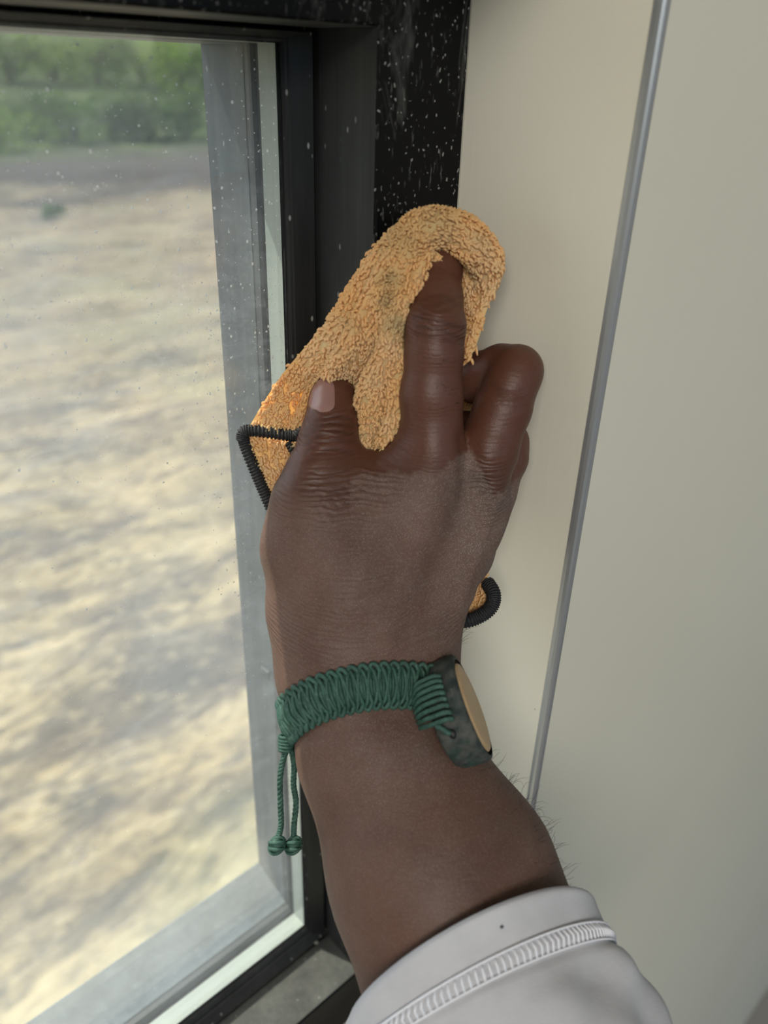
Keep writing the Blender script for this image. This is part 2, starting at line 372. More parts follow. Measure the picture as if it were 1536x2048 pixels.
# a small drain notch in the jamb of the outer frame
box('drain_cap', W(.1728, .2600, -.2650), W(.1756, .2670, -.2600), M_RUB, win, .0008)
def pane(y0, y1, mat, nm='glass_pane'):
    xl, xr, zb, zt = XL + .006, .182, -.4455, .0118
    V = [W(x, y, z) for y in (y0, y1) for x, z in ((xl, zb), (xr, zb), (xr, zt), (xl, zt))]
    return mesh_obj(nm, V, [[0, 1, 2, 3], [7, 6, 5, 4]], mat, win, smooth=False)
pane(.2403, .2435, M_GL1); pane(.2511, .2545, M_GL2)
# dried drops on the room side of the glass
def drops(name, pts, y):
    V = []; f = []
    for (x, z, r) in pts:
        k = 7; b = len(V); e = random.uniform(.75, 1.35)
        for i in range(k):
            a = 2 * math.pi * i / k; q = r * random.uniform(.8, 1.15); V.append(W(x + q * math.cos(a), y - .00004, z + q * e * math.sin(a)))
        V.append(W(x, y - min(.0003, r * .5), z))
        for i in range(k): f.append([b + i, b + (i + 1) % k, b + k])
    return mesh_obj(name, V, f, M_DROP, win, smooth=True, kind='stuff')
pts = []
for _ in range(1500):
    x = random.uniform(-.05, .172); z = random.gauss(-.03, .05)
    if z > .006 or z < -.30: continue
    pts.append((x, z, random.choice([.00012, .00016, .0002, .00025, .0003, .00045])))
for _ in range(420):
    pts.append((random.uniform(0.02, .172), random.uniform(-.30, -.05), random.uniform(.0001, .00018)))
for k in range(70):                                            # rows of drops along the cleaned edge
    z = .0 - k * .0048; pts.append((.1690 + random.gauss(0, .0002), z, .00026)); pts.append((.1738 + random.gauss(0, .0002), z - .0006, .00026))
for _ in range(170):
    pts.append((random.uniform(.135, .172), random.uniform(-.24, -.06), random.choice([.0002, .0003, .0004])))
drops('dried_drops', pts, .2403)
# small smudge of spider silk and dirt under the header
q = (P(350, 97, .372)); V = []; f = []
parts = []
for _ in range(16):
    a = q + rng.normal(0, 1, 3) * np.array([.0010, .0001, .0016]); b = a + rng.normal(0, 1, 3) * np.array([.0008, .0001, .0014]); parts.append(tube([a, (a + b) / 2 + rng.normal(0, .0002, 3), b], .00016, 4))
for i in range(26):
    a = P(385 + i * 2.7 + random.uniform(-1, 1), 101 + random.uniform(-2, 2), .366); parts.append(tube([a, a + rng.normal(0, .0003, 3)], .00013, 4))
v, f = join(parts); v[:, 1] = np.clip(v[:, 1], .2390 - .205, .2401 - .205)
mesh_obj('cobweb_debris', v, f, M_RUB, win, kind='stuff')

# ------------------------------------------------------------------ room
box('wall_right', W(.2284, .1362, -1.5), W(2.2, .284, 1.2), M_WALL, kind='structure')
jb = mesh_obj('trim_1', [W(.2282, .1385, -1.5), W(.2282, .205, -1.5), W(.2282, .205, 1.2), W(.2282, .1385, 1.2), W(.2300, .1385, -1.5), W(.2300, .205, -1.5), W(.2300, .205, 1.2), W(.2300, .1385, 1.2)],
              [[0, 1, 2, 3], [7, 6, 5, 4], [0, 4, 5, 1], [3, 2, 6, 7], [0, 3, 7, 4], [1, 5, 6, 2]], M_JAMB, smooth=False, kind='structure')
# corner bead: a small rounded metal profile with a shadow gap on each side
prof = []
for a in np.linspace(0, math.pi / 2, 7):
    prof.append((.2282 + .0019 - .0024 * math.cos(a) + .0006, .1381 - .0016 * math.sin(a) - .0006))
prof = [(.2292, .1392), (.2279, .1388)] + [(.2279, .1374), (.2281, .1362), (.2288, .1355), (.2299, .1353), (.2312, .1355), (.2316, .1368)]
V = [W(x, y, z) for z in (-1.5, 1.2) for x, y in prof]; n = len(prof)
mesh_obj('trim_2', V, [[i, i + 1, n + i + 1, n + i] for i in range(n - 1)], M_TRIM, smooth=False, kind='structure')
box('wall_above', W(-3, .1362, .055), W(.2284, .284, 1.2), M_WALL, kind='structure')
box('wall_below', W(-3, .1362, -1.5), W(.2284, .284, -.4935), M_WALL, kind='structure')
box('wall_beside', W(-3, .1362, -.4935), W(XL - .04, .284, .055), M_WALL, kind='structure')
box('wall_left', W(-3.1, -3.5, -1.5), W(-3, .284, 1.2), M_PLASTER, kind='structure')
box('floor', W(-3.1, -3.5, -1.55), W(2.3, .284, -1.5), mat_simple('concrete_floor', (.34, .32, .29), .8), kind='structure')
box('ceiling', W(-3.1, -3.5, 1.2), W(2.3, .284, 1.25), M_PLASTER, kind='structure')
box('wall_side', W(2.2, -3.5, -1.5), W(2.3, .284, 1.2), M_PLASTER, kind='structure')

# ------------------------------------------------------------------ outdoors
def field():
    xs = np.concatenate([np.linspace(-60, -8, 40), np.linspace(-7.6, 45, 150), np.linspace(46, 400, 60)])
    ys = np.concatenate([np.linspace(.6, 45, 190), np.linspace(46, 120, 60), np.linspace(125, 600, 40)])
    X, Y = np.meshgrid(xs, ys, indexing='ij')
    B = math.radians(-11.7); u = X * math.cos(B) + Y * math.sin(B); v = -X * math.sin(B) + Y * math.cos(B)
    r = np.random.default_rng(3); H = np.zeros_like(X)
    for _ in range(26):
        k = r.uniform(.9, 4.2); H += .016 / k * 1.6 * np.sin(v * k + r.uniform(0, 6.3) + .8 * np.sin(u * r.uniform(.08, .3) + r.uniform(0, 6.3)))
    for _ in range(16):
        a = r.uniform(0, 6.3); k = r.uniform(1.5, 5); H += .03 / k * 1.6 * np.sin((u * math.cos(a) + v * math.sin(a)) * k + r.uniform(0, 6.3))
    wob = .5 * np.sin(u * .7 + 1) + .3 * np.sin(u * 1.9)
    for vc, hh, ww in ((4.6, .10, .3), (6.9, .16, .45), (8.6, .12, .3), (12.2, .22, .5), (17, .16, .6), (24, .2, .8)): H += hh * np.exp(-((v - vc + wob * .5) / ww) ** 2) * (.6 + .4 * np.sin(u * 2.3 + vc))
    H += r.normal(0, .022, H.shape)
    H += .06 * np.exp(-((v - 15.2) / .55) ** 2) * np.sin(u * 5.2)
    H *= np.clip((60 - Y) / 20, 0, 1)
    H += np.clip((Y - 62) / 60, 0, 9) ** 1.15 * 4.2
    V = np.stack([X, Y, H - 3.5], -1).reshape(-1, 3); m = len(ys); i, j = np.meshgrid(np.arange(len(xs) - 1), np.arange(m - 1), indexing='ij')
    Fq = np.stack([i * m + j, (i + 1) * m + j, (i + 1) * m + j + 1, i * m + j + 1], -1).reshape(-1, 4)
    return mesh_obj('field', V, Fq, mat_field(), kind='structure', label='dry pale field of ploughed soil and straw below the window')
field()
# bushes along the far side of the field
def leaf_cloud(seed, n=900, R=1.5):
    r = np.random.default_rng(seed); lob = r.normal(0, .55, (6, 3)) * np.array([R, R, .45 * R]) + np.array([0, 0, R * .75]); V = []; Fq = []
    for k in range(n):
        c = lob[r.integers(6)]; d = r.normal(0, 1, 3); d /= np.linalg.norm(d); p = c + d * R * r.uniform(.45, .75); p[2] = max(p[2], .1)
        a = r.normal(0, 1, 3); a -= d * (a @ d) * .6; a /= np.linalg.norm(a); b = np.cross(a, d + r.normal(0, .3, 3)); b /= np.linalg.norm(b) + 1e-9
        s = r.uniform(.08, .17); i = len(V); V += [p - a * s, p + b * s * .5, p + a * s, p - b * s * .5]; Fq.append([i, i + 1, i + 2, i + 3])
    return np.array(V), Fq
LV = [mat_leaf('green_leaf', (.045, .085, .02), (.13, .21, .05)), mat_leaf('yellow_green_leaf', (.12, .19, .035), (.26, .36, .08)), mat_leaf('dark_leaf', (.02, .04, .016), (.06, .10, .03))]
protos = []
def bush(kind, seed):
    e = empty('bush', category='bush'); v, f = leaf_cloud(seed)
    fo = mesh_obj('foliage', v, f, LV[kind], e, smooth=False, kind='stuff')
    parts = [tube([np.array([0, 0, -.1]), np.array([random.uniform(-.3, .3), random.uniform(-.3, .3), .6]), np.array([random.uniform(-.8, .8), random.uniform(-.8, .8), 1.5])], [.07, .05, .02], 5) for _ in range(5)]
    v, f = join(parts); mesh_obj('stem', v, f, mat_simple('bark', (.12, .09, .06), .9), e)
    return e
def copy_tree(o, parent=None):
    c = o.copy(); sc.collection.objects.link(c)
    if parent: c.parent = parent
    for ch in list(o.children): copy_tree(ch, c)
    return c
def on_ground(px_, py_):
    d = P(px_, py_, 1) - CAM; k = -5.0 / d[2]; return (CAM + d * k)[:2]
BUSHES = [  # where it meets the ground in the photograph, leaf tone, size, label
    (8, 300, 1, 1.5, 'small bright yellow green bush at the left end of the nearest row beyond the field'),
    (75, 282, 2, 1.6, 'dark green bush in the nearest row, left of the two mid green ones'),
    (150, 285, 0, 1.7, 'rounded mid green bush in the nearest row, beside the left dark one'),
    (228, 280, 0, 1.9, 'wide mid green bush in the middle of the nearest row beyond the field'),
    (300, 284, 2, 1.6, 'dark green bush in the nearest row, nearer the window frame'),
    (372, 280, 0, 1.9, 'mid green bush at the right end of the nearest row, beside the window frame'),
    (30, 225, 0, 2.9, 'tall mid green tree at the left end of the back row'),
    (120, 222, 1, 3.0, 'tall yellow green tree in the back row, second from the left end'),
    (205, 225, 0, 3.1, 'tall mid green tree in the middle of the back row'),
    (290, 222, 1, 3.2, 'tall yellow green tree in the back row, third from the left end'),
    (375, 228, 1, 3.0, 'tall yellow green tree at the right end of the back row beside the frame'),
    (440, 235, 0, 3.0, 'tall mid green tree half hidden behind the grey outer window frame')]
cnt = {0: None, 1: None, 2: None}
for (px_, py_, k, s, lab) in BUSHES:
    if cnt[k] is None: cnt[k] = bush(k, 11 + k); o = cnt[k]
    else: o = copy_tree(cnt[k])
    x, y = on_ground(px_, py_)
    o.location = (x, y, -3.55 + max(0, (y - 62) / 60) ** 1.15 * 4.2); o.scale = (s, s, s * .85); o.rotation_euler[2] = random.uniform(0, 6.3)
    o['label'] = lab; o['group'] = 'bushes and trees beyond the field'
LAB2 = 'low green weed tuft growing alone in the pale soil of the field'
px = P(115, 440, 1) - CAM; k = -5.0 / px[2]; tx, ty = (CAM + px * k)[:2]
tf = empty('weed_tuft', category='weed', label=LAB2); v, f = leaf_cloud(31, 90, .34); mesh_obj('foliage', v, f, LV[0], tf, smooth=False, kind='stuff'); tf.location = (tx, ty, -3.5)

# ------------------------------------------------------------------ signed distance modelling
def caps(p, chain, k):
    """smooth union of tapered capsules along a chain of (point, radius)"""
    d = None
    for (a, ra), (b, rb) in chain:
        ab = b - a; t = np.clip(((p - a) @ ab) / (ab @ ab + 1e-12), 0, 1)
        e = np.linalg.norm(p - (a + t[:, None] * ab), axis=1) - (ra + (rb - ra) * t)
        d = e if d is None else smin(d, e, k)
    return d
def smin(a, b, k):
    h = np.clip(.5 + .5 * (b - a) / k, 0, 1)
    return b + (a - b) * h - k * h * (1 - h)
def smax(a, b, k): return -smin(-a, -b, k)
def chain(pts):
    q = [(P(x, y, z), r * z / F) for (x, y, z, r) in pts]
    return list(zip(q[:-1], q[1:]))
def nets(sdf, lo, hi, h, band=2.6):
    lo = np.array(lo); n = np.ceil((np.array(hi) - lo) / h).astype(int) + 1
    c = 4; nc = (n + c - 1) // c + 1
    g = [lo[i] + np.arange(nc[i]) * h * c for i in range(3)]
    G = np.stack(np.meshgrid(*g, indexing='ij'), -1).reshape(-1, 3); D = sdf(G).reshape(nc)
    n = (nc - 1) * c + 1
    # trilinear upsampling
    def up(A, ax):
        A = np.moveaxis(A, ax, 0); m = A.shape[0]; o = np.empty(((m - 1) * c + 1,) + A.shape[1:], np.float32)
        for s in range(c): o[s:(m - 1) * c:c] = A[:-1] * (1 - s / c) + A[1:] * (s / c)
        o[-1] = A[-1]; return np.moveaxis(o, 0, ax)
    D = up(up(up(D.astype(np.float32), 0), 1), 2)
    idx = np.argwhere(np.abs(D) < band * c * h * .75)
    for s in range(0, len(idx), 400000):
        q = idx[s:s + 400000]; D[q[:, 0], q[:, 1], q[:, 2]] = sdf(lo + q * h)
    S = D < 0
    cnt = np.zeros(tuple(np.array(S.shape) - 1), np.int8)
    for a in (0, 1):
        for b in (0, 1):
            for e in (0, 1): cnt += S[a:S.shape[0] - 1 + a, b:S.shape[1] - 1 + b, e:S.shape[2] - 1 + e]
    act = np.argwhere((cnt > 0) & (cnt < 8)); ID = -np.ones(cnt.shape, np.int32); ID[act[:, 0], act[:, 1], act[:, 2]] = np.arange(len(act))
    acc = np.zeros((len(act), 3)); num = np.zeros(len(act))
    cor = [(a, b, e) for a in (0, 1) for b in (0, 1) for e in (0, 1)]
    val = {q: D[act[:, 0] + q[0], act[:, 1] + q[1], act[:, 2] + q[2]] for q in cor}
    for q in cor:
        for ax in range(3):
            if q[ax] == 0:
                r = list(q); r[ax] = 1; r = tuple(r); va, vb = val[q], val[r]; m = (va < 0) != (vb < 0)
                t = va[m] / (va[m] - vb[m]); pt = np.tile(np.array(q, float), (m.sum(), 1)); pt[:, ax] = t; acc[m] += pt; num[m] += 1
    V = lo + (act + acc / num[:, None]) * h
    quads = []
    for ax in range(3):
        b, c2 = [(1, 2), (2, 0), (0, 1)][ax]
        s0 = [slice(None)] * 3; s1 = [slice(None)] * 3; s0[ax] = slice(0, -1); s1[ax] = slice(1, None)
        A, Bq = S[tuple(s0)], S[tuple(s1)]; e = np.argwhere(A != Bq)
        e = e[(e[:, b] > 0) & (e[:, c2] > 0) & (e[:, b] < S.shape[b] - 1) & (e[:, c2] < S.shape[c2] - 1)]
        fl = A[e[:, 0], e[:, 1], e[:, 2]]
        def g(db, dc):
            r = e.copy(); r[:, b] -= db; r[:, c2] -= dc; return ID[r[:, 0], r[:, 1], r[:, 2]]
        Q = np.stack([g(1, 1), g(0, 1), g(0, 0), g(1, 0)], -1); Q[~fl] = Q[~fl][:, ::-1]; quads.append(Q)
    Q = np.vstack(quads); Q = Q[(Q >= 0).all(1)]
    return V, Q
def grad(sdf, V, e=.0004):
    g = np.stack([sdf(V + np.eye(3)[i] * e) - sdf(V - np.eye(3)[i] * e) for i in range(3)], -1); return g / (np.linalg.norm(g, axis=1)[:, None] + 1e-12)

# ------------------------------------------------------------------ the hand and forearm
C = chain
WRIST_A = C([(688, 1345, .276, 112), (742, 1500, .272, 143), (850, 1740, .262, 190), (985, 2080, .245, 222), (1085, 2380, .231, 240)])
WRIST_B = C([(790, 1330, .279, 104), (808, 1500, .276, 128), (925, 1740, .266, 178), (1055, 2080, .250, 205), (1135, 2380, .236, 220)])
BODY = [WRIST_A, WRIST_B,
        C([(688, 1345, .276, 112), (700, 1200, .275, 112), (850, 985, .276, 70)]),
        C([(790, 1330, .279, 104), (826, 1180, .281, 86), (940, 985, .280, 60)]),
        C([(800, 1320, .284, 98), (850, 1180, .289, 66), (952, 1040, .287, 48)]),
        C([(790, 1320, .289, 92), (846, 1200, .295, 54), (930, 1110, .295, 44)]),
        C([(672, 1330, .280, 100), (632, 1210, .279, 92), (604, 1110, .276, 66), (620, 1010, .272, 62)]),
        C([(640, 1060, .277, 78), (760, 1020, .276, 82), (850, 990, .279, 66)]),
        C([(836, 895, .2740, 34), (768, 962, .2755, 50)]),
        C([(760, 1150, .284, 120), (700, 1150, .284, 120)])]
INDEX = C([(845, 1010, .274, 64), (864, 900, .268, 65), (863, 790, .262, 61), (868, 705, .258, 57), (871, 652, .257, 58.5), (872, 600, .260, 52), (876, 545, .265, 46), (879, 510, .269, 44), (882, 478, .2745, 38)])
MIDDLE = C([(945, 985, .277, 60), (975, 900, .274, 60), (1006, 815, .272, 56), (1024, 765, .2715, 51), (1034, 742, .2720, 49.5), (1003, 738, .278, 47), (955, 756, .286, 49), (900, 748, .293, 41), (860, 765, .293, 38)])
RING = C([(950, 1040, .285, 50), (985, 975, .286, 47), (1008, 915, .287, 46), (1012, 885, .289, 43), (985, 865, .295, 41), (930, 865, .300, 40), (880, 880, .301, 37)])
PINKY = C([(930, 1110, .293, 44), (955, 1050, .296, 40), (965, 1005, .298, 39), (935, 980, .303, 37), (890, 980, .306, 35), (855, 990, .306, 32)])
THUMB = C([(610, 1090, .274, 66), (624, 1000, .270, 62), (640, 940, .2705, 61), (655, 885, .272, 56.5), (663, 845, .2745, 52), (666, 805, .278, 46.5), (667, 775, .282, 39)])
def hand_sdf(p):
    b = None
    for c in BODY:
        d = caps(p, c, .006); b = d if b is None else smin(b, d, .0115)
    out = b
    for c, k in ((INDEX, .009), (MIDDLE, .008), (RING, .006), (PINKY, .006), (THUMB, .010)):
        f = caps(p, c, .0025); out = np.minimum(out, smin(b, f, k))
    # valleys between thumb and index, between the knuckles and beside the extensor tendon
    for a in VALLEYS:
        out = smax(out, -caps(p, a[0], .002), a[1])
    for a in RIDGES:
        out = smin(out, caps(p, a[0], .003), a[1])
    return out
VALLEYS = [(C([(950, 985, .2660, 10), (938, 1040, .2640, 16), (912, 1120, .2635, 12), (884, 1190, .2600, 8)]), .010),
           (C([(936, 880, .2605, 8), (940, 930, .2620, 9)]), .006),
           ]
RIDGES = [(C([(985, 1000, .283, 16), (958, 1080, .2815, 18), (914, 1180, .2790, 20), (872, 1270, .2790, 20)]), .008),
          (C([(700, 1250, .2690, 50), (680, 1120, .2690, 50)]), .02)]
allp = np.array([e[0] for c in BODY + [INDEX, MIDDLE, RING, PINKY, THUMB] for s in c for e in s])
rr = .03
clipz = P(1150, 2500, .225)
V, Q = nets(hand_sdf, allp.min(0) - .06, allp.max(0) + .06, .00115)
for _ in range(2):
    V = V - np.clip(hand_sdf(V), -.0006, .0006)[:, None] * grad(hand_sdf, V) * .9
N = grad(hand_sdf, V)
pp = pix(V)
def seg_dist(pp, pts):
    d = np.full(len(pp), 1e9)
    for a, b in zip(pts[:-1], pts[1:]):
        a = np.array(a, float); b = np.array(b, float); ab = b - a; t = np.clip(((pp[:, :2] - a) @ ab) / (ab @ ab), 0, 1); d = np.minimum(d, np.linalg.norm(pp[:, :2] - a - t[:, None] * ab, axis=1))
    return d
front = np.clip(-(N @ FWD) * 2.5, 0, 1)                          # creases lie on the back of the hand
disp = np.zeros(len(V)); crease = np.zeros(len(V))
def groove(pts, wd, dp, m=None):
    global disp, crease
    d = seg_dist(pp, pts); g = np.exp(-(d / wd) ** 2) * front
    if m is not None: g = g * m
    disp -= dp * g; crease += g * min(1, dp / .0004)
on_index = caps(V, INDEX, .0025) < .0012; on_thumb = caps(V, THUMB, .0025) < .0016; on_mid = caps(V, MIDDLE, .0025) < .0012
for y0, s, dp in ((640, 6, .00035), (628, -7, .0002), (655, 8, .00045), (672, 6, .0003), (612, -8, .0002)):
    groove([(822 + 8, y0 - s), (850, y0), (880, y0 + s * .6), (925, y0 + s * 3)], 4, dp, on_index)
groove([(842, 600), (862, 592), (890, 592), (908, 604)], 3.5, .00025, on_index)
for y0, dp in ((838, .0004), (852, .00045), (868, .0004), (884, .0003), (822, .0002), (905, .0003)):
    groove([(610, y0 + 22), (640, y0), (670, y0 - 6), (705, y0 + 2)], 4, dp, on_thumb)
for k in range(5):
    groove([(925 + k * 10, 930 + k * 4), (952 + k * 9, 975 + k * 4), (982 + k * 5, 1030 - k * 6)], 3.2, .0003)
for k in range(3): groove([(985 + k * 8, 770 + k * 16), (1010 + k * 8, 782 + k * 16), (1045 + k * 4, 778 + k * 16)], 3.5, .00022, on_mid)
for k in range(6): groove([(700 - k * 14, 965 + k * 9), (730 - k * 16, 985 + k * 12), (640 - k * 12, 1030 + k * 10)][:2], 3, .0003)
# veins and tendons raised on the back of the hand
def ridge(pts, wd, dp):
    global disp
    disp += dp * np.exp(-(seg_dist(pp, pts) / wd) ** 2) * front
ridge([(870, 985), (850, 1080), (800, 1200), (770, 1300)], 26, .0007)
ridge([(760, 1010), (740, 1100), (700, 1210)], 16, .0004)
ridge([(870, 940), (866, 900)], 40, .0009)
ridge([(870, 655), (868, 640)], 34, .0006)
ridge([(990, 1010), (958, 1110), (915, 1220)], 9, .0007)
V = V + N * disp[:, None]
# dust lies on the back of hand and arm below the line the damp cloth has wiped
bx = np.array([500, 600, 690, 740, 790, 870, 905, 925, 945, 962, 990, 1010, 1100]); by = np.array([930, 985, 952, 944, 941, 944, 918, 898, 902, 940, 985, 980, 880])
lim = np.interp(pp[:, 0], bx, by) + 4 * np.sin(pp[:, 0] * .11) + 3 * np.sin(pp[:, 0] * .37)
dust = np.clip((pp[:, 1] - lim) / 7, 0, 1)
dust *= np.where(pp[:, 0] < 700, np.clip((pp[:, 1] - 960 - (700 - pp[:, 0]) * .1) / 90, 0, 1) * .8 + .1, 1)
dust *= .65 + .2 * np.clip((pp[:, 0] - 560) / 250, 0, 1) + .5 * np.clip((pp[:, 0] - 850) / 100, 0, 1) * (pp[:, 1] < 1320)
dust *= np.clip(1.15 - (pp[:, 1] - 1300) / 900, .45, 1)
warm = np.clip((960 - pp[:, 1]) / 60, 0, 1) * .8 * np.clip((pp[:, 0] - 560) / 60, 0, 1)
wrinkle = np.exp(-(seg_dist(pp, [(600, 1000), (700, 975), (760, 960)]) / 45) ** 2) * .8 + np.exp(-(seg_dist(pp, [(560, 1260), (760, 1230), (890, 1270)]) / 60) ** 2) * .55 \
    + on_index * np.exp(-((pp[:, 1] - 650) / 34) ** 2) * .5 + on_thumb * np.exp(-((pp[:, 1] - 860) / 40) ** 2) * .9 + np.exp(-(seg_dist(pp, [(950, 950), (985, 1010)]) / 40) ** 2) * .8
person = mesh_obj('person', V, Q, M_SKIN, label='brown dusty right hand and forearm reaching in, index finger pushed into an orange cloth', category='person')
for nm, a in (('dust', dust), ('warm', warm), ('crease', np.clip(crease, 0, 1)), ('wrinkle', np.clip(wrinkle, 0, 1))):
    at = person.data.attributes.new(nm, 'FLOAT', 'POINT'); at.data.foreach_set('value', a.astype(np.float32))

# thumb nail, laid on the thumb's surface
def on_surface(p, d, sdf):
    p = p.copy()
    for _ in range(12):
        s = float(np.clip(sdf(p[None])[0], -.004, .004)); p = p - grad(sdf, p[None])[0] * s * .8
    return p
nc = P(650, 786, .270); nn = (-FWD * .62 - RIGHT * .78 + UP * .10); nn /= np.linalg.norm(nn)
ax = UP * .96 + FWD * .30 - RIGHT * .02; ax -= nn * (ax @ nn); ax /= np.linalg.norm(ax); bx_ = np.cross(nn, ax)
def nail(nc, nn, ax, bx_, L, Wd, sdf, name, parent):
    V = []; nu, nv = 13, 15
    for i in range(nv):
        t = i / (nv - 1) * 2 - 1
        for j in range(nu):
            s = j / (nu - 1) * 2 - 1; hw = Wd * (math.sqrt(max(.02, 1 - (max(0, -t - .15) / .95) ** 2)) if t < 0 else (1 - .3 * t ** 5))
            p = nc + ax * (t * L * (1 - .13 * s * s)) + bx_ * s * hw + nn * .002 * 0
            q = on_surface(p, -nn, sdf); V.append(q + nn * (.00045 - .0005 * abs(s) ** 4 - .0006 * max(0, -t) ** 8))
    f = [[i * nu + j, i * nu + j + 1, (i + 1) * nu + j + 1, (i + 1) * nu + j] for i in range(nv - 1) for j in range(nu - 1)]
    t = NT('nail'); m = t.done(t.pbr((.26, .145, .125), .28, t.bump(t.noise(t.mapping(), 500, 2), .1, .0002), Subsurface_Weight=.2, Subsurface_Scale=.003))
    o = mesh_obj(name, V, f, m, parent, label='pinkish thumbnail')
    return o
nail(nc, nn, ax, bx_, .0084, .0064, lambda p: caps(p, THUMB, .0025), 'fingernail', person)

# fine hairs along the outer side of the forearm and on the index finger
M_HAIR = mat_simple('dark_hair', (.02, .013, .01), .5)
hp = []
sel = np.where((N @ RIGHT > .55) & (pp[:, 1] > 1500) & (pp[:, 1] < 1800) & (N @ FWD < .45))[0]
for i in rng.choice(sel, 95):
    a = V[i]; n = N[i]; d = n * .5 + UP * rng.uniform(-.2, .9) * .6 + RIGHT * .1 + rng.normal(0, .25, 3); L = rng.uniform(.003, .0075); c = rng.normal(0, .5, 3)
    hp.append(tube([a - n * .0003, a + d * L * .4, a + d * L * .75 + c * L * .15, a + d * L + c * L * .4 - UP * L * .15], [.00006, .00005, .00004, .00002], 3))
sel = np.where(on_index & (pp[:, 1] > 690) & (pp[:, 1] < 820) & (N @ FWD < -.6) & (pp[:, 0] > 855))[0]
for i in rng.choice(sel, 40):
    a = V[i]; n = N[i]; d = UP * .2 + n * .3 + RIGHT * rng.uniform(-.9, .6) + rng.normal(0, .2, 3); L = rng.uniform(.0015, .0035)
    hp.append(tube([a - n * .0001, a + d * L * .5 + n * .0001, a + d * L - n * .0004], [.00005, .00004, .00002], 3))
sel = np.where((N @ RIGHT > .6) & (pp[:, 1] > 1225) & (pp[:, 1] < 1290) & (N @ FWD < .3))[0]
for i in rng.choice(sel, 14):
    a = V[i]; n = N[i]; d = n * .7 + UP * .5 + rng.normal(0, .2, 3); L = rng.uniform(.003, .006); hp.append(tube([a, a + d * L * .5, a + d * L + RIGHT * L * .2], [.00005, .00004, .00002], 3))
v, f = join(hp); mesh_obj('arm_hair', v, f, M_HAIR, person, kind='stuff')

